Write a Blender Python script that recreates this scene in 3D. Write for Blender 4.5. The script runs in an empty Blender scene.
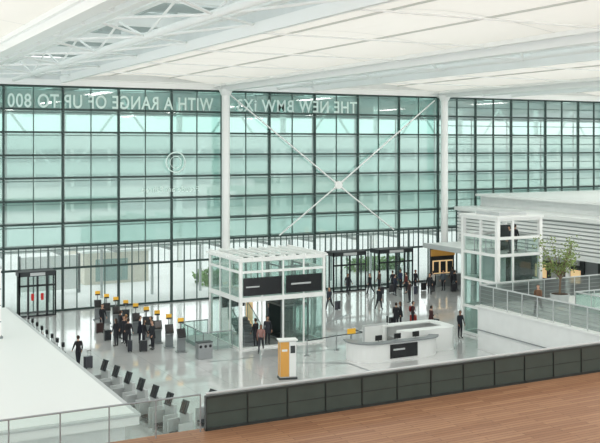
import bpy, math, random
from mathutils import Vector, Matrix
random.seed(7)
S=bpy.context.scene
S.view_settings.view_transform='Standard'
S.view_settings.look='None'

# ---------------- materials ----------------
def lin(c):
    return tuple(((v/255)/12.92 if v/255<=0.04045 else ((v/255+0.055)/1.055)**2.4) for v in c)+(1,)
def mat(name,rgb,rough=0.5,metal=0.0,emit=0.0,noise=0.0,nscale=4.0):
    m=bpy.data.materials.new(name); m.use_nodes=True
    nt=m.node_tree; b=nt.nodes['Principled BSDF']
    c=lin(rgb)
    b.inputs['Base Color'].default_value=c
    b.inputs['Roughness'].default_value=rough
    b.inputs['Metallic'].default_value=metal
    if noise>0:
        tc=nt.nodes.new('ShaderNodeTexCoord'); n=nt.nodes.new('ShaderNodeTexNoise'); n.inputs['Scale'].default_value=nscale
        r=nt.nodes.new('ShaderNodeValToRGB')
        r.color_ramp.elements[0].color=tuple(v*(1-noise) for v in c[:3])+(1,)
        r.color_ramp.elements[1].color=tuple(min(1,v*(1+noise)) for v in c[:3])+(1,)
        r.color_ramp.elements[0].position=.3; r.color_ramp.elements[1].position=.7
        nt.links.new(tc.outputs['Object'],n.inputs['Vector']); nt.links.new(n.outputs['Fac'],r.inputs['Fac']); nt.links.new(r.outputs['Color'],b.inputs['Base Color'])
    if emit>0:
        b.inputs['Emission Color'].default_value=c; b.inputs['Emission Strength'].default_value=emit
    return m
def glass(name,tint,haze_rgb,haze=0.2,gloss=0.06,rough=0.02):
    m=bpy.data.materials.new(name); m.use_nodes=True
    nt=m.node_tree; nt.nodes.clear()
    o=nt.nodes.new('ShaderNodeOutputMaterial')
    t=nt.nodes.new('ShaderNodeBsdfTransparent'); t.inputs[0].default_value=lin(tint)
    d=nt.nodes.new('ShaderNodeBsdfTranslucent'); d.inputs[0].default_value=lin(haze_rgb)
    d2=nt.nodes.new('ShaderNodeBsdfDiffuse'); d2.inputs[0].default_value=lin(haze_rgb)
    g=nt.nodes.new('ShaderNodeBsdfGlossy'); g.inputs['Roughness'].default_value=rough
    a0=nt.nodes.new('ShaderNodeMixShader'); a0.inputs[0].default_value=.5
    nt.links.new(d.outputs[0],a0.inputs[1]); nt.links.new(d2.outputs[0],a0.inputs[2])
    a=nt.nodes.new('ShaderNodeMixShader'); a.inputs[0].default_value=haze
    nt.links.new(t.outputs[0],a.inputs[1]); nt.links.new(a0.outputs[0],a.inputs[2])
    b=nt.nodes.new('ShaderNodeMixShader'); b.inputs[0].default_value=gloss
    nt.links.new(a.outputs[0],b.inputs[1]); nt.links.new(g.outputs[0],b.inputs[2])
    nt.links.new(b.outputs[0],o.inputs[0])
    return m
def membrane(name,rgb,trans=0.5):
    m=bpy.data.materials.new(name); m.use_nodes=True
    nt=m.node_tree; nt.nodes.clear()
    o=nt.nodes.new('ShaderNodeOutputMaterial')
    t=nt.nodes.new('ShaderNodeBsdfTranslucent'); t.inputs[0].default_value=lin(rgb)
    d=nt.nodes.new('ShaderNodeBsdfDiffuse'); d.inputs[0].default_value=lin(rgb)
    a=nt.nodes.new('ShaderNodeMixShader'); a.inputs[0].default_value=trans
    nt.links.new(d.outputs[0],a.inputs[1]); nt.links.new(t.outputs[0],a.inputs[2]); nt.links.new(a.outputs[0],o.inputs[0])
    return m

M_white=mat('white_paint',(232,235,233),.45)
M_white2=mat('white_panel',(222,226,225),.5,noise=.03,nscale=1.5)
M_steelw=mat('white_steel',(243,245,243),.35)
M_purlin=mat('purlin_grey',(168,177,175),.5)
M_frame=mat('dark_frame',(48,68,65),.5)
M_frame2=mat('grey_frame',(86,106,102),.5)
M_dark=mat('dark_grey',(44,50,52),.4)
M_black=mat('black_screen',(22,25,28),.2)
M_metal=mat('brushed_steel',(158,163,165),.35,metal=.7)
M_grey=mat('mid_grey',(130,136,138),.5)
M_lgrey=mat('light_grey',(190,195,195),.5)
M_seam=mat('ceiling_seam',(200,202,196),.6)
M_yellow=mat('signal_yellow',(236,182,60),.4,emit=.1)
M_orange=mat('orange_panel',(216,160,78),.4)
M_red=mat('red_sign',(200,40,36),.4)
M_warm=mat('warm_light',(235,200,150),.4,emit=.6)
M_paraglass=mat('parapet_panel',(62,74,69),.3,noise=.08,nscale=2)
M_paraframe=mat('parapet_frame',(38,45,43),.4)
M_clear=glass('clear_glass',(236,246,243),(205,228,223),.06,.07)
M_rail=glass('railing_glass',(215,232,227),(195,218,213),.13,.08)
M_gl=[glass('facade_glass_a',(180,219,210),(180,212,204),.35,.13),
      glass('facade_glass_b',(192,226,217),(192,219,211),.38,.13),
      glass('facade_glass_c',(157,207,196),(160,201,190),.34,.13),
      glass('facade_glass_f',(169,213,203),(170,207,198),.35,.13)]
M_gr=[glass('facade_glass_d',(196,227,219),(197,221,214),.40,.10),
      glass('facade_glass_e',(183,221,212),(188,214,207),.38,.10)]
M_low=glass('entrance_glass',(240,248,246),(226,236,234),.08,.04)
M_sky=glass('skylight_glass',(218,229,228),(216,226,224),.25,.03)
M_ceil=membrane('ceiling_membrane',(230,228,220),.43)
M_letter=mat('letter_film',(212,232,226),.6)

def floor_mat():
    m=bpy.data.materials.new('terrazzo_floor'); m.use_nodes=True
    nt=m.node_tree; b=nt.nodes['Principled BSDF']
    tc=nt.nodes.new('ShaderNodeTexCoord')
    br=nt.nodes.new('ShaderNodeTexBrick'); br.offset=0; br.inputs['Scale'].default_value=1.0
    br.inputs['Brick Width'].default_value=2.175; br.inputs['Row Height'].default_value=2.175
    br.inputs['Mortar Size'].default_value=.014
    br.inputs['Color1'].default_value=lin((216,217,216)); br.inputs['Color2'].default_value=lin((211,213,212)); br.inputs['Mortar'].default_value=lin((190,193,192))
    nt.links.new(tc.outputs['Object'],br.inputs['Vector'])
    nt.links.new(br.outputs['Color'],b.inputs['Base Color'])
    b.inputs['Roughness'].default_value=.12
    b.inputs['Specular IOR Level'].default_value=.8
    b.inputs['Coat Weight'].default_value=.8; b.inputs['Coat Roughness'].default_value=.03; b.inputs['Coat IOR'].default_value=1.6
    return m
def wood_mat():
    m=bpy.data.materials.new('wood_planks'); m.use_nodes=True
    nt=m.node_tree; b=nt.nodes['Principled BSDF']
    tc=nt.nodes.new('ShaderNodeTexCoord')
    br=nt.nodes.new('ShaderNodeTexBrick'); br.inputs['Scale'].default_value=1.0
    br.inputs['Brick Width'].default_value=2.2; br.inputs['Row Height'].default_value=.16
    br.inputs['Mortar Size'].default_value=.008; br.inputs['Bias'].default_value=0
    br.inputs['Color1'].default_value=lin((186,140,106)); br.inputs['Color2'].default_value=lin((162,116,86)); br.inputs['Mortar'].default_value=lin((108,76,55))
    mp=nt.nodes.new('ShaderNodeMapping'); mp.inputs['Scale'].default_value=(1,14,1)
    n=nt.nodes.new('ShaderNodeTexNoise'); n.inputs['Scale'].default_value=1.2; n.inputs['Detail'].default_value=4
    mx=nt.nodes.new('ShaderNodeMixRGB'); mx.blend_type='MULTIPLY'; mx.inputs[0].default_value=.4
    nt.links.new(tc.outputs['Object'],br.inputs['Vector']); nt.links.new(tc.outputs['Object'],mp.inputs[0]); nt.links.new(mp.outputs[0],n.inputs['Vector'])
    nt.links.new(br.outputs['Color'],mx.inputs[1]); nt.links.new(n.outputs['Fac'],mx.inputs[2]); nt.links.new(mx.outputs[0],b.inputs['Base Color'])
    b.inputs['Roughness'].default_value=.5; b.inputs['Specular IOR Level'].default_value=.25
    return m
M_floor=floor_mat(); M_wood=wood_mat()

# ---------------- mesh builder ----------------
class MB:
    def __init__(s,name): s.n=name; s.v=[]; s.f=[]; s.m=[]; s.mats=[]; s.sm=[]
    def mi(s,m):
        if m not in s.mats: s.mats.append(m)
        return s.mats.index(m)
    def add(s,vs,fs,m,smooth=False):
        o=len(s.v); s.v+= [tuple(v) for v in vs]; k=s.mi(m)
        for f in fs: s.f.append([i+o for i in f]); s.m.append(k); s.sm.append(smooth)
    def box(s,x0,x1,y0,y1,z0,z1,m,M=None):
        vs=[Vector((x,y,z)) for z in (z0,z1) for y in (y0,y1) for x in (x0,x1)]
        if M: vs=[M@v for v in vs]
        s.add(vs,[(0,2,3,1),(4,5,7,6),(0,1,5,4),(2,6,7,3),(0,4,6,2),(1,3,7,5)],m)
    def cyl(s,p0,p1,r,m,seg=10,r1=None,cap=True):
        p0=Vector(p0);p1=Vector(p1); r1=r if r1 is None else r1
        d=(p1-p0).normalized(); a=d.orthogonal().normalized(); b=d.cross(a)
        vs=[];
        for p,rr in((p0,r),(p1,r1)):
            for i in range(seg):
                t=2*math.pi*i/seg; vs.append(p+a*math.cos(t)*rr+b*math.sin(t)*rr)
        fs=[(i,(i+1)%seg,seg+(i+1)%seg,seg+i) for i in range(seg)]
        s.add(vs,fs,m,True)
        if cap: s.add(vs,[tuple(reversed(range(seg))),tuple(range(seg,2*seg))],m)
    def quad(s,a,b,c,d,m): s.add([a,b,c,d],[(0,1,2,3)],m)
    def wall(s,pts,t,z0,z1,m):
        n=len(pts); P=[Vector((p[0],p[1],0)) for p in pts]; Q=[]
        for i in range(n):
            d=(P[min(i+1,n-1)]-P[max(i-1,0)]).normalized(); Q.append(P[i]+Vector((-d.y,d.x,0))*t)
        vs=[]
        for i in range(n):
            for p in (P[i],Q[i]):
                vs.append((p.x,p.y,z0)); vs.append((p.x,p.y,z1))
        fs=[]
        for i in range(n-1):
            a=i*4;c=a+4
            fs+=[(a,c,c+1,a+1),(a+2,a+3,c+3,c+2),(a+1,c+1,c+3,a+3),(a,a+2,c+2,c)]
        fs+=[(0,1,3,2),(n*4-4,n*4-2,n*4-1,n*4-3)]
        s.add(vs,fs,m)
    def ell(s,c,r,m,M=None,seg=12,rings=8,fn=None,keep=None):
        vs=[];fs=[]
        for i in range(rings+1):
            ph=math.pi*i/rings
            for j in range(seg):
                t=2*math.pi*j/seg
                v=Vector((math.sin(ph)*math.cos(t),math.sin(ph)*math.sin(t),math.cos(ph)))
                if fn: v=fn(v)
                vs.append(Vector((v.x*r[0]+c[0],v.y*r[1]+c[1],v.z*r[2]+c[2])))
        for i in range(rings):
            for j in range(seg):
                f=(i*seg+j,(i+1)*seg+j,(i+1)*seg+(j+1)%seg,i*seg+(j+1)%seg)
                if keep:
                    cc=sum((vs[k] for k in f),Vector())/4-Vector(c)
                    if not keep(cc): continue
                fs.append(f)
        if M: vs=[M@v for v in vs]
        s.add(vs,fs,m,True)
    def build(s,loc=(0,0,0),rz=0,bevel=0):
        me=bpy.data.meshes.new(s.n); me.from_pydata(s.v,[],s.f)
        for m in s.mats: me.materials.append(m)
        for i,p in enumerate(me.polygons): p.material_index=s.m[i]; p.use_smooth=s.sm[i]
        me.update()
        o=bpy.data.objects.new(s.n,me); bpy.context.collection.objects.link(o)
        o.location=loc; o.rotation_euler=(0,0,rz)
        if bevel:
            b=o.modifiers.new('bevel','BEVEL'); b.width=bevel; b.segments=2; b.limit_method='ANGLE'
        return o
def copy(o,loc,rz=0):
    c=o.copy(); c.location=loc; c.rotation_euler=(0,0,rz); bpy.context.collection.objects.link(c); return c

YW=71.5; XL=[30.1+4.35*k for k in range(-11,17)]; ZM=4.9; RH=1.73; ZT=ZM+7*RH

# ---------------- shell ----------------
b=MB('floor'); b.box(-20,100,-5,YW+.3,-.3,0,M_floor); b.build()
b=MB('ground_outside'); b.box(-120,260,YW+.3,320,-.35,-.05,mat('paving',(232,235,233),.8,noise=.04,nscale=.3)); b.build()

b=MB('wall_back')
for i,x in enumerate(XL):
    b.box(x-.07,x+.07,YW-.15,YW+.15,0,ZT,M_frame)
    b.box(x+.33,x+.41,YW+1.0,YW+1.1,ZM,ZT,M_frame)
    xm=x+2.175
    w=.06 if x>51 else .025
    b.box(xm-w,xm+w,YW-.08,YW+.1,ZM,ZT,M_frame if x>51 else M_frame2)
    for xx in (x+1.0875,xm,x+3.2625): b.box(xx-.035,xx+.035,YW-.06,YW+.08,0,ZM,M_frame2)
    for k in range(8):
        xx=x+.54*k; b.box(xx-.02,xx+.02,YW-.04,YW+.04,3.3,ZM,M_frame2)
x0,x1=XL[0],XL[-1]
for i in range(8):
    z=ZM+i*RH
    b.box(x0,x1,YW-.2,YW+.14,z-.08,z+.06,M_frame)
    b.box(x0,x1,YW-.3,YW-.24,z-.27,z-.21,M_frame2)
    b.box(x0,x1,YW+1.0,YW+1.12,z-.05,z+.05,M_frame)
    for x in XL: b.box(x-.03,x+.03,YW-.3,YW+1.1,z-.1,z-.02,M_frame2)
for i in range(7):
    z=ZM+i*RH+.85
    b.box(51.9,x1,YW-.05,YW+.05,z-.03,z+.03,M_frame2)
b.box(x0,x1,YW-.12,YW+.1,3.15,3.3,M_frame); b.box(x0,x1,YW-.1,YW+.1,0,.12,M_frame)
b.box(x0,x1,YW-.5,YW+.3,ZT+.05,ZT+.5,M_steelw)
b.box(x0,x1,YW-.1,YW+.1,ZT+.5,ZT+1.6,M_white2)
b.build()
n=0
for (a,c) in ((0,6),(6,11),(11,16),(16,21),(21,27)):
    n+=1; b=MB('window_%d'%n)
    for i in range(a,c):
        for j in range(7):
            g=random.choice(M_gr) if a>=16 else (random.choice((M_gl[2],M_gl[3])) if j>=5 else (random.choice((M_gl[0],M_gl[1])) if j<3 else random.choice((M_gl[0],M_gl[3]))))
            b.quad((XL[i],YW,ZM+j*RH),(XL[i+1],YW,ZM+j*RH),(XL[i+1],YW,ZM+(j+1)*RH),(XL[i],YW,ZM+(j+1)*RH),g)
        b.quad((XL[i],YW,0),(XL[i+1],YW,0),(XL[i+1],YW,ZM),(XL[i],YW,ZM),M_low)
    b.build()

b=MB('sunshade_canopy')
y=YW+1.2
while y<YW+5: b.box(XL[0],XL[-1],y,y+.14,4.35,4.45,M_white); y+=.34
for x in XL: b.box(x-.1,x+.1,YW+.2,YW+5,4.15,4.35,M_lgrey); b.cyl((x,YW+4.8,-.05),(x,YW+4.8,4.3),.12,M_lgrey)
b.build()

M_ext=mat('pale_concrete',(226,230,226),.8); M_extw=mat('ext_window',(150,173,169),.3); M_exts=mat('beige_block',(220,216,204),.8)
b=MB('office_building')
b.box(-60,260,150,170,-.1,14.5,M_ext)
for z in (1,5,9):
    b.box(-59,259,149.8,150,z+1,z+3.0,M_extw)
    for x in range(-59,259,6): b.box(x,x+.5,149.6,149.9,z+1,z+3.0,M_ext)
b.build()
M_mem=membrane('forum_membrane',(220,228,225),.5)
b=MB('forum_roof')
for k in range(6):
    b.box(-60,200,90+k*9,90.6+k*9,17,17.8,M_grey)
for x in range(-50,200,12):
    b.box(x,x+.5,88,140,17.8,18.4,M_grey); b.cyl((x,92,-.05),(x,92,17),.3,M_steelw)
    b.cyl((x,92,9),(x+6,92,17),.12,M_steelw); b.cyl((x,92,9),(x-6,92,17),.12,M_steelw)
    if (x//12)%2==0: b.quad((x,88,18.6),(x+12,88,18.6),(x+12,140,18.6),(x,140,18.6),M_mem)
b.build()
b=MB('exhibition_pavilion'); b.box(22,28,84,90,-.05,2.8,M_exts); b.box(21.8,28.2,83.8,90.2,2.8,3.0,M_white); b.box(23,26,83.95,84,.2,2.2,M_extw); b.build()
b=MB('exterior_billboard'); b.box(15.5,20.5,80,80.3,.3,3.2,M_white); b.box(15.4,15.6,80,80.3,-.05,3.3,M_grey); b.box(20.4,20.6,80,80.3,-.05,3.3,M_grey); b.build()
M_leaf=mat('hedge_leaf',(124,158,100),.8,noise=.3,nscale=6)
def hedge(x0,x1,y0,y1,h):
    b=MB('hedge')
    for i in range(int((x1-x0)*(y1-y0)*60)):
        p=Vector((random.uniform(x0,x1),random.uniform(y0,y1),random.uniform(.05,h)))
        a=Vector((random.uniform(-1,1),random.uniform(-1,1),random.uniform(-1,1))).normalized()*.16; c=a.orthogonal()
        b.quad(p-a,p-c,p+a,p+c,M_leaf)
    b.build((0,0,-.05))
hedge(31,35,78,80.5,1.3); hedge(48,54,80,82,1.2)

# ---------------- columns, bracing ----------------
for X in (8.35,30.0,51.8,73.5,95.2):
    b=MB('steel_column'); b.cyl((0,0,0),(0,0,17.2),.33,M_steelw,20); b.cyl((0,0,0),(0,0,.12),.5,M_metal,20); b.cyl((0,0,16.6),(0,0,17.1),.36,M_steelw,20,r1=.6)
    b.build((X,70.4,0))
b=MB('cross_bracing'); hub=Vector((40.95,71.1,9.1))
for p in ((30.7,71.1,16.7),(51.2,71.1,16.7),(35.2,71.1,4.95),(46.7,71.1,4.95)):
    p=Vector(p); d=(p-hub).normalized(); b.cyl(hub+d*.2,p,.065,M_steelw,10)
    b.cyl(hub,hub+d*.9,.11,M_steelw,12,r1=.065)
b.cyl(hub-Vector((0,.1,0)),hub+Vector((0,.1,0)),.36,M_steelw,24)
b.build()

# ---------------- roof ----------------
YB=-8
bays=[(-5,8.0),(16.9,29.3),(38.6,51.1),(60.3,72.8),(82,95)]
b=MB('ceiling')
for (xa,xb) in bays:
    N=10
    z=lambda t:17.5+.6*math.sin(math.pi*t)
    for k in range(N):
        t0,t1=k/N,(k+1)/N
        xA,xB=xa+(xb-xa)*t0,xa+(xb-xa)*t1
        b.add([(xA,YB,z(t0)),(xB,YB,z(t1)),(xB,YW,z(t1)),(xA,YW,z(t0))],[(0,3,2,1)],M_ceil,True)
        if k in (3,7): b.box(xA-.04,xA+.04,YB,YW,z(t0)-.08,z(t0),M_seam)
    b.box(xa-.12,xa+.12,YB,YW,17.25,17.75,M_steelw); b.box(xb-.12,xb+.12,YB,YW,17.3,17.75,M_steelw)
    y=YW-8
    while y>YB:
        for k in range(N):
            t0,t1=k/N,(k+1)/N; xA,xB=xa+(xb-xa)*t0,xa+(xb-xa)*t1
            b.add([(xA,y,z(t0)-.02),(xB,y,z(t1)-.02),(xB,y+.07,z(t1)-.02),(xA,y+.07,z(t0)-.02)],[(0,3,2,1)],M_seam)
        y-=8
b.build()
b=MB('roof_skylight')
for (xa,xb) in ((8.35,16.9),(29.6,38.6),(51.3,60.3),(73,82)):
    b.quad((xa,YB,19.6),(xb,YB,19.6),(xb,YW,19.6),(xa,YW,19.6),M_sky)
    y=YB
    while y<YW:
        b.box(xa,xb,y,y+.2,19.35,19.6,M_purlin); y+=2.0
    for q in range(1,5):
        xx=xa+(xb-xa)*q/5; b.box(xx-.07,xx+.07,YB,YW,19.3,19.6,M_purlin)
    b.box(xa-.05,xa,YB,YW,17.6,19.6,M_white2); b.box(xb,xb+.05,YB,YW,17.6,19.6,M_white2)
b.build()
for X in (8.35,30.1,51.9,73.6):
    b=MB('roof_truss')
    b.box(-.3,.3,YB,YW+1,16.95,17.75,M_steelw)
    b.box(1.2,1.55,YB,YW+1,17.2,17.6,M_steelw)
    b.box(3.2,3.5,YB,YW+1,17.9,18.4,M_steelw)
    b.box(6.6,6.95,YB,YW+1,17.7,18.2,M_steelw)
    b.cyl((5.0,YB,17.4),(5.0,YW+1,17.4),.16,M_steelw,10)
    y=YW-3
    while y>YB+8:
        b.box(0,8.6,y,y+.35,18.4,18.9,M_steelw)
        b.box(0,8.6,y-4,y-3.85,18.6,18.9,M_purlin)
        b.box(.3,1.2,y-4,y-3.8,17.25,17.5,M_steelw); b.box(.3,1.2,y,y+.2,17.25,17.5,M_steelw)
        b.cyl((0,y,17.7),(3.3,y,18.4),.09,M_steelw,8)
        for sgn in (0,-8):
            b.cyl((1.4,y+sgn,17.5),(5.0,y-4,17.4),.06,M_steelw,8)
            b.cyl((5.0,y-4,17.4),(8.5,y+sgn,17.7),.06,M_steelw,8)
        b.cyl((5.0,y-4,17.4),(5.0,y,18.5),.06,M_steelw,8); b.cyl((5.0,y-4,17.4),(5.0,y-8,18.5),.06,M_steelw,8)
        b.cyl((8.5,y,17.35),(21.4,y,17.35),.045,M_steelw,8)
        y-=8
    b.build((X,0,0))

# ---------------- lettering ----------------
def lettering(txt,x,z,size,ext=.01,off=.012,sx=1.0):
    c=bpy.data.curves.new('glass_lettering','FONT'); c.body=txt; c.size=size; c.extrude=ext; c.offset=off; c.space_character=1.1
    c.materials.append(M_letter)
    o=bpy.data.objects.new('glass_lettering',c); o.location=(x,YW-.32,z); o.rotation_euler=(math.pi/2,0,math.pi); o.scale=(sx,1,1); bpy.context.collection.objects.link(o)
lettering('WITH A RANGE OF UP TO 800',29.2,15.4,1.42,off=.02,sx=.77)
lettering('THE NEW BMW iX3',42.9,15.4,1.42,off=.02,sx=.86)
lettering('Freude am Fahren',28.0,8.85,.6,off=.0)
b=MB('round_emblem')
for k in range(32):
    t0,t1=2*math.pi*k/32,2*math.pi*(k+1)/32
    for (ra,rb) in ((.75,.85),(.45,.5)):
        b.add([(ra*math.cos(t0),0,ra*math.sin(t0)),(rb*math.cos(t0),0,rb*math.sin(t0)),(rb*math.cos(t1),0,rb*math.sin(t1)),(ra*math.cos(t1),0,ra*math.sin(t1))],[(0,1,2,3)],M_letter)
b.build((26.0,YW-.32,11.2))

# ---------------- entrances ----------------
def vestibule(x0,x1,h,y0,red=False):
    b=MB('entrance_door')
    w=x1-x0; dp=YW-.35-y0
    b.box(0,w,0,dp,h-.35,h,M_dark)
    n=4
    for i in range(n+1):
        x=w*i/n; b.box(max(0,x-.07),min(w,x+.07),0,.12,0,h-.35,M_dark)
    b.box(0,w,0,.1,0,.12,M_dark); b.box(0,w,0,.1,2.2,2.34,M_dark)
    for yy in (0,dp/2): b.box(0,.1,yy,yy+.1,0,h,M_dark); b.box(w-.1,w,yy,yy+.1,0,h,M_dark)
    b.quad((0,.05,0),(w,.05,0),(w,.05,h),(0,.05,h),M_clear)
    b.quad((0.05,0,0),(.05,dp,0),(.05,dp,h),(.05,0,h),M_clear)
    b.box(w*.3,w*.7,-.04,0,h-.3,h-.08,M_lgrey)
    if red:
        for k in (.36,.62): b.box(w*k-.1,w*k+.1,-.03,0,1.2,1.7,M_red)
    b.build((x0,y0,0))
vestibule(13.5,16.2,3.3,69.9,True); vestibule(39.6,42.9,3.4,69.6); vestibule(44.2,47.8,3.4,69.6)

# ---------------- stair pavilion ----------------
b=MB('stair_pavilion')
W,D,H=5.8,4.8,5.5
for x in (0,1.45,2.9,4.35,5.8):
    for y in (0,D):
        r=.09 if x in(0,5.8) else .05
        b.box(x-r,x+r,y-r,y+r,0,H,M_steelw)
for y in (1.6,3.2):
    for x in (0,W): b.box(x-.05,x+.05,y-.05,y+.05,0,H,M_steelw)
for z,t in ((H,.12),(4.75,.07),(3.05,.14),(.06,.06)):
    for y in (0,D): b.box(-.1,W+.1,y-.09,y+.09,z-t,z+t,M_steelw)
    for x in (0,W): b.box(x-.09,x+.09,-.1,D+.1,z-t,z+t,M_steelw)
for k in range(9): 
    x=W*k/8; b.box(x-.05,x+.05,-.3,D+.3,H+.1,H+.22,M_steelw)
for k in range(4): y=D*k/3; b.box(-.3,W+.3,y-.05,y+.05,H,H+.1,M_steelw)
for y in(0,D): b.quad((0,y,3.05),(W,y,3.05),(W,y,H),(0,y,H),M_rail)
for x in(0,W): b.quad((x,0,0),(x,D,0),(x,D,H),(x,0,H),M_rail)
b.quad((3,0,0),(W,0,0),(W,0,3.05),(3,0,3.05),M_rail)
b.box(.15,W-.15,.15,D-.15,3.0,3.1,M_lgrey)
b.box(.12,2.75,-.14,-.1,3.3,4.4,M_black); b.box(3.05,5.6,-.14,-.1,3.3,4.4,M_black)
b.box(.3,1.2,-.16,-.14,3.8,3.88,M_lgrey); b.box(3.4,4.8,-.16,-.14,3.8,3.9,M_lgrey)
for x in (3.3,4.25,5.2):
    for y in (1.0,3.2): b.box(x-.05,x+.05,y-.05,y+.05,0,4.9,M_grey)
for z in (.1,2.3,3.0,4.8):
    b.box(3.3,5.2,.96,1.04,z-.05,z+.05,M_grey); b.box(3.26,3.34,1,3.2,z-.05,z+.05,M_grey); b.box(5.16,5.24,1,3.2,z-.05,z+.05,M_grey)
b.box(3.4,5.1,1.3,3.1,.1,.2,M_dark); b.box(3.4,5.1,3.0,3.1,.2,2.3,M_dark); b.box(3.4,5.1,1.3,3.1,2.2,2.35,M_dark)
b.quad((3.3,1,0),(5.2,1,0),(5.2,1,4.8),(3.3,1,4.8),M_rail)
for k in range(8): b.box(.7,1.9,1.0+k*.3,1.3+k*.3,.17*k,.17*(k+1),M_grey)
for x in (.63,1.98):
    b.cyl((x,.9,1.0),(x,3.4,2.4),.03,M_metal,8); b.cyl((x,.9,0),(x,.9,1.0),.03,M_metal,8); b.cyl((x,3.4,1.3),(x,3.4,2.4),.03,M_metal,8)
    b.quad((x,.9,.1),(x,3.4,1.4),(x,3.4,2.35),(x,.9,.95),M_rail)
b.box(.6,2.2,4.3,4.4,1.9,2.7,M_dark); b.box(2.3,2.75,4.2,4.3,.2,2.4,M_warm)
b.build((23.4,52.6,0))
b=MB('glass_stair_barrier')
def railing(b,pts,z0,h,step=1.2,gm=None,post=.03,top=.035,pm=None):
    gm=gm or M_rail; pm=pm or M_metal
    for p,q in zip(pts[:-1],pts[1:]):
        p=Vector((p[0],p[1],z0));q=Vector((q[0],q[1],z0)); L=(q-p).length; n=max(1,round(L/step)); up=Vector((0,0,h))
        for i in range(n+1): a=p.lerp(q,i/n); b.cyl(a,a+up,post,pm,8)
        b.cyl(p+up,q+up,top,pm,8); u=Vector((0,0,.08)); b.quad(p+u,q+u,q+up,p+up,gm)
railing(b,[(23.1,57.2),(21.2,57.2),(21.2,53.2),(23.1,53.2)],0,1.15)
b.box(21.3,23.0,53.3,57.1,0,.25,M_lgrey)
b.build()

# ---------------- kiosks ----------------
b=MB('check_in_kiosk')
b.box(-.3,.3,-.25,.25,0,.05,M_metal); b.box(-.22,.22,-.14,.14,.05,.95,M_grey)
Mx=Matrix.Translation((0,-.04,1.15))@Matrix.Rotation(math.radians(-25),4,'X')
b.box(-.25,.25,-.08,.08,-.28,.28,M_dark,Mx); b.box(-.2,.2,-.1,-.08,-.22,.22,M_black,Mx)
b.box(-.22,.22,-.34,-.14,.85,.9,M_metal); b.cyl((0,.12,.9),(0,.12,1.8),.04,M_metal)
b.box(-.17,.17,.06,.18,1.75,2.05,M_yellow); b.box(-.17,.17,.05,.06,1.75,1.85,M_dark)
K=b.build((18.4,66.6,0),math.radians(-10),.01)
for i in range(1,9):
    t=i/8; copy(K,(18.4+1.6*t,66.6-12.8*t,0),math.radians(-10+random.uniform(-8,8)))
b=MB('boarding_gate_reader')
b.box(-.14,.14,-.5,.5,0,.06,M_metal); b.box(-.1,.1,-.45,.45,.06,.95,M_lgrey); b.box(-.12,.12,-.48,.48,.95,1.02,M_dark)
b.cyl((0,-.35,1.0),(0,-.35,1.3),.03,M_metal); b.box(-.12,.12,-.42,-.3,1.3,1.55,M_black); b.box(-.02,.02,-.2,.3,.2,1.25,M_dark)
G=b.build((12.2,62,0),math.radians(90))
for i in range(1,8): copy(G,(12.2,62-i*1.35,0),math.radians(90))
b=MB('baggage_drop_machine')
b.box(-.5,.5,-.35,.35,0,.12,M_lgrey); b.box(-.5,-.42,-.35,.35,.12,.9,M_lgrey); b.box(.42,.5,-.35,.35,.12,.9,M_lgrey)
b.box(-.42,.42,.2,.35,.12,1.25,M_lgrey)
Mx=Matrix.Translation((0,.2,1.45))@Matrix.Rotation(math.radians(-20),4,'X')
b.box(-.2,.2,-.06,.06,-.28,.28,M_dark,Mx); b.box(-.16,.16,-.08,-.06,-.22,.22,M_black,Mx)
b.box(-.42,.42,-.3,.2,.3,.36,M_dark); b.cyl((-.35,.28,1.2),(-.35,.28,1.6),.03,M_metal)
Bd=b.build((13.0,46.5,0),math.radians(-80),.01)
for i in range(1,7): copy(Bd,(13.0+.15*i,46.5-i*1.5,0),math.radians(-80))
copy(Bd,(15.6,38.6,0),math.radians(-80))

b=MB('advertising_column')
b.box(-.5,.5,-.3,.3,0,.1,M_dark); b.box(-.45,.45,-.26,.26,.1,2.05,M_lgrey)
b.box(-.43,.05,-.27,-.26,.15,2.0,M_orange); b.box(.07,.43,-.27,-.26,.15,2.0,M_white)
b.box(.45,.46,-.22,.22,.2,1.9,M_dark); b.box(-.46,-.45,-.24,.24,.15,1.95,M_orange)
b.box(.12,.38,-.28,-.27,1.4,1.8,M_dark); b.box(-.35,-.05,-.28,-.27,1.5,1.62,M_white)
b.box(-.52,.52,-.32,.32,2.05,2.12,M_white)
b.build((22.8,45.1,0),math.radians(-15),.01)

# ---------------- information counter ----------------
b=MB('information_counter')
def arc(cx,cy,r,a0,a1,n=10): return [(cx+r*math.cos(math.radians(a0+(a1-a0)*i/n)),cy+r*math.sin(math.radians(a0+(a1-a0)*i/n))) for i in range(n+1)]
path=arc(1.3,1.3,1.3,150,270)+arc(4.6,1.3,1.3,270,330)
b.wall(path,.12,0,1.05,M_white)
o_=arc(1.3,1.3,1.45,150,270)+arc(4.6,1.3,1.45,270,330)
b.wall(o_,.6,1.05,1.12,M_grey)
b.box(2.0,3.9,-.05,-.0,.15,.95,M_black); b.box(2.2,3.0,-.06,-.05,.6,.7,M_lgrey)
for x in (1.2,2.5,3.8): b.box(x,x+.45,.3,.35,1.2,1.5,M_black); b.cyl((x+.22,.33,1.1),(x+.22,.33,1.25),.03,M_metal)
b.box(.5,.56,1.9,2.0,0,1.7,M_metal); b.box(.25,.8,1.88,1.94,1.4,1.7,M_yellow)
p2=arc(4.2,1.6,.7,180,270)+arc(6.9,1.6,.7,270,360)+arc(6.9,3.0,.7,0,90)+arc(4.2,3.0,.7,90,178)
b.wall(p2,.14,0,1.3,M_white)
b.wall(p2,.7,1.3,1.38,M_white)
b.box(4.0,7.1,1.4,3.2,.7,.76,M_lgrey); b.box(4.4,5.1,1.8,2.2,.76,1.2,M_grey); b.box(5.8,6.4,1.8,2.1,.76,1.25,M_dark)
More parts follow.
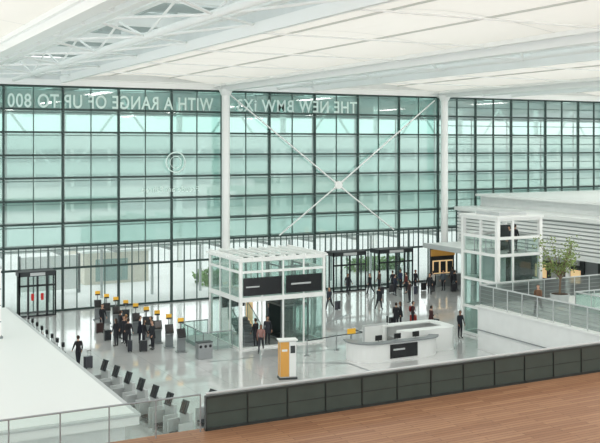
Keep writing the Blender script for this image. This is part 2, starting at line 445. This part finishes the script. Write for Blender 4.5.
b.box(4.0,4.06,3.4,3.5,1.36,1.9,M_dark); b.box(2.2,4.0,3.3,3.4,0,1.5,M_lgrey); b.box(2.3,3.9,3.28,3.3,.3,1.4,M_white)
b.build((27.9,45.9,0))

# ---------------- lift tower ----------------
b=MB('lift_tower')
W,D,H=3.5,3.5,7.8
for x in (0,W):
    for y in (0,D): b.box(x-.12,x+.12,y-.12,y+.12,0,H,M_steelw)
b.box(1.15,1.29,-.07,.07,0,H,M_steelw); b.box(-.07,.07,1.6,1.74,0,H,M_steelw)
for z in (.1,1.9,3.75,5.5,6.6,H):
    for y in(0,D): b.box(-.1,W+.1,y-.08,y+.08,z-.09,z+.09,M_steelw)
    for x in(0,W): b.box(x-.08,x+.08,-.1,D+.1,z-.09,z+.09,M_steelw)
b.box(-.2,W+.2,-.2,D+.2,H+.05,H+.2,M_white); b.box(.6,W-.6,.6,D-.6,H+.2,H+.4,M_lgrey)
for y in(0,D): b.quad((0,y,0),(W,y,0),(W,y,5.5),(0,y,5.5),M_rail)
for x in(0,W): b.quad((x,0,0),(x,D,0),(x,D,5.5),(x,0,5.5),M_rail)
b.box(.1,W-.1,.1,D-.1,5.35,5.5,M_lgrey)
b.box(1.4,3.2,.5,2.6,.3,2.8,M_lgrey); b.box(1.6,2.3,.45,.5,.4,2.6,M_metal); b.box(2.35,3.0,.45,.5,.4,2.6,M_metal)
b.box(.9,1.0,.4,3.0,0,5.4,M_lgrey); b.box(1.35,1.42,.4,2.8,0,5.4,M_dark); b.box(3.13,3.2,.4,2.8,0,5.4,M_dark)
b.box(2.2,3.1,2.4,2.6,5.5,7.2,M_dark)
railing(b,[(0,0),(W,0),(W,D),(0,D),(0,0)],5.5,1.1,1.2,M_clear)
b.build((38.8,47.1,0))

# ---------------- podium ----------------
b=MB('podium'); b.box(36.5,51,24,46.2,0,2.6,M_white2); b.box(36.4,51,24,46.3,2.6,2.7,M_white); b.box(36.38,36.5,24,46.2,1.2,1.24,M_grey); b.build()
b=MB('mesh_railing')
M_mesh=glass('metal_mesh',(170,180,177),(180,188,186),.3,.05)
railing(b,[(36.6,24.2),(36.6,46.1),(50.8,46.1)],2.7,1.25,1.3,M_mesh,.035,.045,M_lgrey)
for k in range(1,5):
    z=2.7+k*.25
    b.cyl((36.6,24.2,z),(36.6,46.1,z),.015,M_grey,6); b.cyl((36.6,46.1,z),(50.8,46.1,z),.015,M_grey,6)
b.build()
b=MB('glass_balustrade'); railing(b,[(40.5,24.3),(40.5,42.0),(45,42.0)],2.7,1.1,1.3,M_rail,.03,.04,M_lgrey); b.box(40.6,42.2,30,40,2.7,3.5,M_lgrey); b.box(40.7,42.1,30.1,39.9,3.5,3.55,M_dark); b.build()

M_bark=mat('bark',(120,100,80),.8); M_tl=mat('tree_leaf',(122,142,80),.7,noise=.3,nscale=8)
b=MB('indoor_tree')
b.cyl((0,0,0),(0,0,.6),.5,M_lgrey,20,r1=.6); b.cyl((0,0,.58),(0,0,.61),.52,mat('soil',(70,55,42),.9),20)
b.cyl((0,0,.6),(.08,0,2.0),.07,M_bark,8,r1=.05)
tips=[]
for k in range(20):
    a=k*2.4; r=random.uniform(.5,1.35); z=random.uniform(2.0,4.1)
    p=Vector((r*math.cos(a),r*math.sin(a),z)); s=Vector((.08,0,random.uniform(1.4,2.0)))
    b.cyl(s,p,.035,M_bark,6,r1=.01); tips+= [p,s.lerp(p,.7)]
for t in tips:
    for k in range(24):
        p=t+Vector((random.gauss(0,.22),random.gauss(0,.22),random.gauss(0,.18)))
        a=Vector((random.uniform(-1,1),random.uniform(-1,1),random.uniform(-1,1))).normalized()*.08; c=a.orthogonal()*.6
        b.quad(p-a,p-c,p+a,p+c,M_tl)
b.build((41.4,44.3,2.7))

# ---------------- side gallery building ----------------
YG=69.2
b=MB('gallery_building')
b.box(52.4,90,24,YG,3.7,3.9,M_white); 
z=3.9
while z<6.6: 
    b.box(52.35,52.5,24,YG,z,z+.2,M_white); z+=.3
b.box(52.55,52.65,24,YG,3.8,6.7,M_lgrey)
b.box(52.0,90,24,YG,6.7,7.0,M_white); b.box(55,90,24,YG,7.0,7.9,M_white2); b.box(54.4,90,24,YG,7.9,8.1,M_white)
y=26
while y<YG: b.cyl((53.2,y,0),(53.2,y,3.7),.2,M_white,14); y+=6
b.box(56,56.3,24,YG,0,3.7,M_grey)
for y in range(25,62,8):
    b.box(55.9,56,y,y+6.5,.3,3.3,M_dark)
    for k in range(3): b.box(55.84,55.9,y+.4+k*2,y+1.8+k*2,1.2,2.3,M_warm if k!=1 else M_lgrey)
    b.box(55.84,55.9,y+.5,y+5,2.7,3.1,M_lgrey)
b.build()
b=MB('shop_kiosk')
b.box(0,2.6,0,.2,0,3.4,M_dark); b.box(.2,2.4,-.05,0,1.0,2.2,M_warm); b.box(0,2.6,-.1,0,2.6,3.2,M_orange); b.box(0,2.6,-1.0,-.8,0,1.0,M_grey); b.box(0,2.6,-1.05,-.7,1.0,1.06,M_lgrey)
for k in range(3): b.box(.3+k*.75,.85+k*.75,-.08,-.05,1.1,2.1,M_dark)
b.build((49.4,69.2,0))
b=MB('entrance_canopy'); b.box(47.8,52.0,62,68.0,3.7,3.95,M_white); b.box(47.7,47.9,62,68,3.6,4.0,M_lgrey); b.cyl((48.3,63,0),(48.3,63,3.7),.08,M_white); b.cyl((51.8,63,0),(51.8,63,3.7),.08,M_white); b.build()

# ---------------- low roof at left ----------------
b=MB('low_canopy_roof')
b.box(-8,10.3,31.9,56.5,2.7,3.0,M_white); b.box(-8,9.9,32.3,56,0,2.7,M_white2); b.box(-8,10.35,31.85,56.55,3.0,3.08,M_lgrey)
b.box(-7.8,10.15,32.05,56.35,3.08,3.1,M_white)
b.build()
b=MB('white_mast'); b.box(-.2,.2,-.2,.2,0,3.4,M_steelw); b.box(-.28,.28,-.28,.28,0,.1,M_grey); b.box(-.24,.24,-.24,.24,3.4,3.5,M_lgrey)
for z in (.8,1.6,2.4): b.box(-.21,.21,-.21,.21,z,z+.04,M_grey)
b.build((8.1,47.6,3.1))

# ---------------- terrace & parapet ----------------
b=MB('terrace_floor'); b.box(-10,36,4,23.3,4.85,5.0,M_wood); b.box(-10,36,4,23.25,4.4,4.85,M_lgrey); b.build()
b=MB('terrace_parapet')
b.box(9.25,36,23.0,23.12,5.0,5.08,M_paraframe)
x=9.25
while x<35.5:
    b.box(x+.02,x+1.18,23.03,23.09,5.08,5.86,M_paraglass); b.box(x-.012,x+.012,23.0,23.12,5.0,5.92,M_paraframe)
    b.box(x+.03,x+1.17,23.02,23.03,5.44,5.46,M_paraframe)
    x+=1.2
b.box(9.25,36,22.98,23.12,5.86,5.92,M_paraframe); b.cyl((9.25,23.05,5.98),(36,23.05,5.98),.035,M_lgrey,10)
b.build()
b=MB('glass_railing'); railing(b,[(-8,23.05),(9.1,23.05)],5.0,.98,1.2,M_clear,.02,.025); b.build()

b=MB('floor_guidance_strip')
for (xa,ya,xb,yb) in ((24,48.6,27.5,46.6),(27.5,46.6,27.6,44.0),(20.5,50.6,29,50.2),(30,56.0,36,60.5)):
    p=Vector((xa,ya,0.004));q=Vector((xb,yb,.004)); d=(q-p).normalized(); nn=Vector((-d.y,d.x,0))*.08
    b.quad(p-nn,q-nn,q+nn,p+nn,M_grey)
b.build()

# ---------------- people ----------------
skins=[(204,160,135),(190,146,118),(216,176,152),(146,104,80)]
def person(loc,rz,jacket=(35,38,44),trous=(38,40,48),hair=(50,38,30),walk=0.0,arm=0.15,elb=0.3,lean=0.0,coat=False,longhair=False,h=1.74,skin=0,name='traveler',bag=None):
    sk=mat('skin',skins[skin],.6); jk=mat('jacket',jacket,.8); tr=mat('trousers',trous,.8); sh=mat('shoes',(30,28,28),.5); hr=mat('hair',hair,.7)
    V=[];E=[];R=[];BM=[]
    def add(p,r,par=None,m=None):
        V.append(Vector(p));R.append(r)
        if par is not None: E.append((par,len(V)-1)); BM.append((par,len(V)-1,m))
        return len(V)-1
    L=math.sin(lean)
    pel=add((0,0,.96),(.135,.105))
    sp=add((0,.10*L,1.12),(.125,.10),pel,jk)
    ch=add((0,.30*L,1.32),(.15,.11),sp,jk)
    nb=add((0,.42*L,1.45),(.075,.07),ch,jk)
    nk=add((0,.47*L+.01,1.53),(.05,.05),nb,sk)
    hands=[]
    for s in (-1,1):
        ph=walk*s
        hip=add((s*.09,0,.88),(.095,.10),pel,tr)
        a=.5*ph; kx=.42
        knee=Vector((s*.10,math.sin(a)*kx,.88-math.cos(a)*kx))
        b2=a-(.55*abs(walk) if ph<0 else .05)
        ank=knee+Vector((0,math.sin(b2)*.40,-math.cos(b2)*.40))
        kn=add(knee,(.062,.066),hip,tr); an=add(ank,(.042,.046),kn,tr)
        hl=add(ank+Vector((0,-.02,-.045)),(.04,.04),an,sh)
        add(ank+Vector((s*.02,.17,-.06)),(.035,.025),hl,sh)
        sho=add((s*.175,.40*L,1.40),(.065,.065),ch,jk)
        aa=arm-.5*ph if walk else arm
        e=V[sho]+Vector((s*.05,math.sin(aa)*.28,-math.cos(aa)*.28))
        el=add(e,(.048,.048),sho,jk)
        ab=aa+elb
        w=e+Vector((0,math.sin(ab)*.25,-math.cos(ab)*.25))
        wr=add(w,(.03,.03),el,jk)
        fd=Vector((0,math.sin(ab),-math.cos(ab)))
        add(w+fd*.09,(.022,.038),wr,sk)
        hands.append((s,w,fd))
    me=bpy.data.meshes.new('t'); me.from_pydata(V,E,[]); o=bpy.data.objects.new('t',me); bpy.context.collection.objects.link(o)
    o.modifiers.new('s','SKIN'); 
    for i,d in enumerate(me.skin_vertices[0].data): d.radius=R[i]; d.use_root=(i==0)
    sb=o.modifiers.new('u','SUBSURF'); sb.levels=1; sb.render_levels=1
    dg=bpy.context.evaluated_depsgraph_get(); ev=o.evaluated_get(dg); em=ev.to_mesh()
    B=MB(name)
    vs=[v.co.copy() for v in em.vertices]; off=0
    B.v+=[tuple(v) for v in vs]
    for p in em.polygons:
        c=p.center; best=None;bd=9
        for (i,j,m) in BM:
            A,C=V[i],V[j]; t=max(0,min(1,(c-A).dot(C-A)/max(1e-6,(C-A).length_squared))); d=(c-(A.lerp(C,t))).length
            if d<bd: bd=d;best=m
        B.f.append(list(p.vertices)); B.m.append(B.mi(best)); B.sm.append(True)
    ev.to_mesh_clear(); bpy.data.objects.remove(o)
    hc=V[nk]+Vector((0,.015,.115))
    def hs(v):
        k=1.0 if v.z>-.1 else 1.0+(.35*(v.z+.1))
        return Vector((v.x*k,v.y*(k if v.y<0 else 1-.1*(v.z<-.3)),v.z))
    B.ell(hc,(.076,.096,.118),sk,seg=16,rings=12,fn=hs)
    B.cyl(V[nb],hc-Vector((0,0,.06)),.052,sk,10)
    for s in (-1,1):
        B.ell(hc+Vector((s*.028,.088,.008)),(.011,.008,.007),sh,seg=8,rings=5)
        B.ell(hc+Vector((s*.077,-.005,-.005)),(.009,.02,.03),sk,seg=8,rings=6)
        B.box(hc.x+s*.028-.014,hc.x+s*.028+.014,hc.y+.085,hc.y+.094,hc.z+.022,hc.z+.027,hr)
    B.cyl(hc+Vector((0,.088,.01)),hc+Vector((0,.108,-.03)),.006,sk,8,r1=.014)
    B.ell(hc+Vector((0,.084,-.06)),(.022,.008,.006),mat('lips',(170,96,90),.6),seg=8,rings=5)
    B.ell(hc+Vector((0,-.01,.012)),(.085,.102,.122),hr,seg=16,rings=12,keep=lambda c:(c.z>.055 or c.y<-.01) and c.z>-.075)
    if longhair: B.ell(hc+Vector((0,-.06,-.10)),(.085,.05,.17),hr,seg=12,rings=8)
    for (s,w,fd) in hands:
        side=Vector((s*1.0,0,0)); fwd=Vector((0,1,0)) if abs(fd.z)>.5 else Vector((0,0,1))
        base=w+fd*.085
        for k,(off,ln) in enumerate(((.026,.07),(.009,.08),(-.009,.075),(-.026,.06))):
            p=base+fwd*off; q=p+fd*ln*.55-side*.008; r=q+fd*ln*.4-side*.025
            B.cyl(p,q,.009,sk,6); B.cyl(q,r,.0085,sk,6,r1=.007)
        p=w+fd*.03+fwd*.022; q=p+fwd*.03+fd*.03; B.cyl(p,q,.011,sk,6); B.cyl(q,q+fd*.03,.010,sk,6,r1=.008)
    if coat:
        N=16; prof=[(1.10,.15,.12),(.92,.175,.145),(.68,.20,.17)]
        for (za,ax,ay),(zb,bx,by) in zip(prof[:-1],prof[1:]):
            vs=[(ax*math.cos(2*math.pi*i/N),ay*math.sin(2*math.pi*i/N),za) for i in range(N)]+[(bx*math.cos(2*math.pi*i/N),by*math.sin(2*math.pi*i/N),zb) for i in range(N)]
            B.add(vs,[(i,(i+1)%N,N+(i+1)%N,N+i) for i in range(N)],jk,True)
    if bag:
        bm_=mat('backpack',bag,.8); B.ell((0,-.17+.3*L,1.25),(.15,.09,.22),bm_,seg=14,rings=10)
        for s in(-1,1): B.cyl((s*.1,-.1+.3*L,1.42),(s*.1,.12+.3*L,1.38),.02,bm_,6); B.cyl((s*.1,.12+.3*L,1.38),(s*.11,.09+.2*L,1.15),.02,bm_,6)
    zmin=min(v[2] for v in B.v)
    B.v=[(x,y,z-zmin) for (x,y,z) in B.v]
    ob=B.build(loc,math.radians(rz)); k=h/1.74; ob.scale=(k*1.05,k*1.05,k); return ob
def suitcase(loc,rz,rgb=(40,44,52)):
    m=mat('suitcase_shell',rgb,.4); b=MB('suitcase')
    b.box(-.22,.22,-.13,.13,.06,.68,m)
    for k in range(5): b.box(-.17+k*.08,-.15+k*.08,-.137,.137,.1,.64,m)
    for x in(-.18,.18):
        for y in (-.09,.09): b.cyl((x-.015,y,.03),(x+.015,y,.03),.03,M_black,10)
    for x in(-.1,.1): b.cyl((x,-.1,.68),(x,-.1,1.02),.01,M_metal,6)
    b.cyl((-.11,-.1,1.02),(.11,-.1,1.02),.015,M_black,8)
    b.build(loc,math.radians(rz),.02)
P=[((17.6,62.6),200,dict()),
 ((17.0,57.3),30,dict(coat=True,longhair=True,h=1.68)),
 ((17.6,56.7),-40,dict(jacket=(50,50,56),bag=(30,30,34))),
 ((18.0,58.5),-60,dict(jacket=(150,124,96),hair=(150,110,70),h=1.66)),
 ((18.7,55.3),100,dict(coat=True)),
 ((18.4,56.1),-80,dict(jacket=(28,30,36),longhair=True,h=1.68)),
 ((18.5,57.2),-100,dict(jacket=(34,38,50),coat=True)),
 ((17.9,59.4),-80,dict(coat=True,h=1.8)),
 ((17.7,57.9),120,dict(jacket=(34,36,44),h=1.7)),
 ((19.0,56.4),60,dict(jacket=(44,46,56),h=1.78)),
 ((13.5,52.9),10,dict(walk=.4,jacket=(30,30,34))),
 ((24.3,51.6),150,dict(walk=.8,jacket=(150,112,106),trous=(40,40,48),longhair=True,h=1.68)),
 ((25.6,53.4),170,dict(jacket=(50,52,60),coat=True)),((24.6,53.0),20,dict(jacket=(36,36,42))),
 ((27.9,57.9),90,dict(walk=.6,jacket=(60,64,72))),
 ((36.3,54.4),60,dict(coat=True,longhair=True,h=1.68)),
 ((36.9,53.8),-120,dict(jacket=(60,40,44),bag=(120,30,30))),
 ((35.6,53.9),-60,dict(jacket=(30,32,38),coat=True)),
 ((37.3,52.2),-90,dict(walk=1.0,jacket=(66,36,36),coat=True)),
 ((37.6,49.4),180,dict(jacket=(45,50,60))),
 ((35.2,62.5),120,dict(walk=.8,jacket=(50,54,64))),((38.6,60.8),-60,dict(walk=.7,coat=True)),((42.5,62.4),30,dict(jacket=(60,40,40))),
 ((40.3,68.4),180,dict(walk=.7)),((41.9,67.4),90,dict(walk=.6)),((44.5,67.9),0,dict(coat=True)),((44.9,66.4),40,dict(jacket=(110,50,46))),
 ((46.5,67.4),200,dict()),((48.6,66.2),120,dict(jacket=(80,90,100))),((49.5,65.8),-90,dict(walk=.5)),((47.4,66.0),20,dict(jacket=(190,186,180))),
 ((45.6,68.3),90,dict(jacket=(50,60,90))),((43.6,68.6),30,dict(jacket=(90,70,60))),((46.3,65.0),140,dict(coat=True)),((43.4,65.9),-90,dict(jacket=(40,44,60))),
 ((50.6,67.6),10,dict(jacket=(70,74,80)))]
for i,(p,rz,kw) in enumerate(P):
    person((p[0],p[1],0),rz,skin=i%4,**kw)
person((40.4,47.8,5.51),60,jacket=(60,62,70)); person((41.5,48.6,5.51),-80,jacket=(40,40,46),coat=True)
person((37.6,42.0,2.71),120,walk=.8,jacket=(110,80,60))
for x,y,r,c in ((13.9,52.3,20,(60,62,70)),(17.3,55.4,70,(40,44,52)),(17.2,61.8,0,(60,40,40)),(37.5,54.6,10,(160,50,40)),(38.0,52.6,80,(40,44,52)),(45.3,65.6,40,(40,44,60)),(44.0,67.3,0,(60,60,64)),(47.1,67.0,10,(30,30,34)),(42.6,66.8,0,(50,50,56)),(49.0,65.3,0,(40,40,46)),(35.7,54.5,0,(40,40,46)),(17.0,59.2,0,(40,44,50)),(18.0,55.0,0,(30,34,40)),(35.7,62.1,30,(50,50,60))):
    suitcase((x,y,0),r,c)

b=MB('luggage_trolley')
b.box(-.3,.3,-.45,.45,.12,.16,M_metal)
for x in(-.28,.28):
    b.cyl((x,-.45,.14),(x,-.5,1.0),.02,M_metal,8)
    for y in(-.4,.4): b.cyl((x-.02,y,.07),(x+.02,y,.07),.07,M_black,12)
b.cyl((-.3,-.5,1.0),(.3,-.5,1.0),.03,M_dark,8); b.box(-.28,.28,-.48,-.42,.5,.8,M_dark); b.box(-.3,.3,.4,.43,.16,.4,M_metal)
T=b.build((37.0,69.0,0),0.3)
for i in range(1,5): copy(T,(37.0-.75*i,69.0,0),.3)

b=MB('queue_barrier')
pts=[(26.3,49.4),(28.6,49.9),(30.6,50.0),(30.5,51.3)]
for p in pts: b.cyl((p[0],p[1],0),(p[0],p[1],.03),.17,M_metal,16); b.cyl((p[0],p[1],0),(p[0],p[1],.98),.03,M_metal,10)
for p,q in zip(pts[:-1],pts[1:]):
    b.quad((p[0],p[1],.86),(q[0],q[1],.86),(q[0],q[1],.92),(p[0],p[1],.92),M_dark)
b.build()
def bin_(x,y):
    b=MB('waste_bin'); b.box(-.45,.45,-.25,.25,0,.95,M_metal); b.box(-.47,.47,-.27,.27,.95,1.0,M_dark)
    for k in (-.3,0,.3): b.cyl((k,-.26,.75),(k,-.25,.75),.09,M_black,14)
    b.build((x,y,0),0,.02)
bin_(20.6,51.6)

# ---------------- light ----------------
w=bpy.data.worlds.new('sky'); S.world=w; w.use_nodes=True
bg=w.node_tree.nodes['Background']; bg.inputs[0].default_value=(.98,.985,.99,1); bg.inputs[1].default_value=1.9
for y in (-2,20,40,60):  # fill lamps added under the ceiling to brighten the interior, not real fittings
    for x in (23,45,67):
        l=bpy.data.lights.new('hall_fill_light','AREA'); l.shape='RECTANGLE'; l.size=1.2; l.size_y=6; l.energy=450; l.color=(1,.97,.93)
        o=bpy.data.objects.new('hall_fill_light',l); o.location=(x,y,17.2); bpy.context.collection.objects.link(o)

cam=bpy.data.cameras.new('camera'); co=bpy.data.objects.new('camera',cam); bpy.context.collection.objects.link(co)
co.location=(0,0,12.5); co.rotation_euler=(math.radians(90),0,math.radians(-27.6))
cam.sensor_width=36; cam.lens=939*36/600; cam.shift_y=-75.5/600; cam.clip_end=1000
S.camera=co
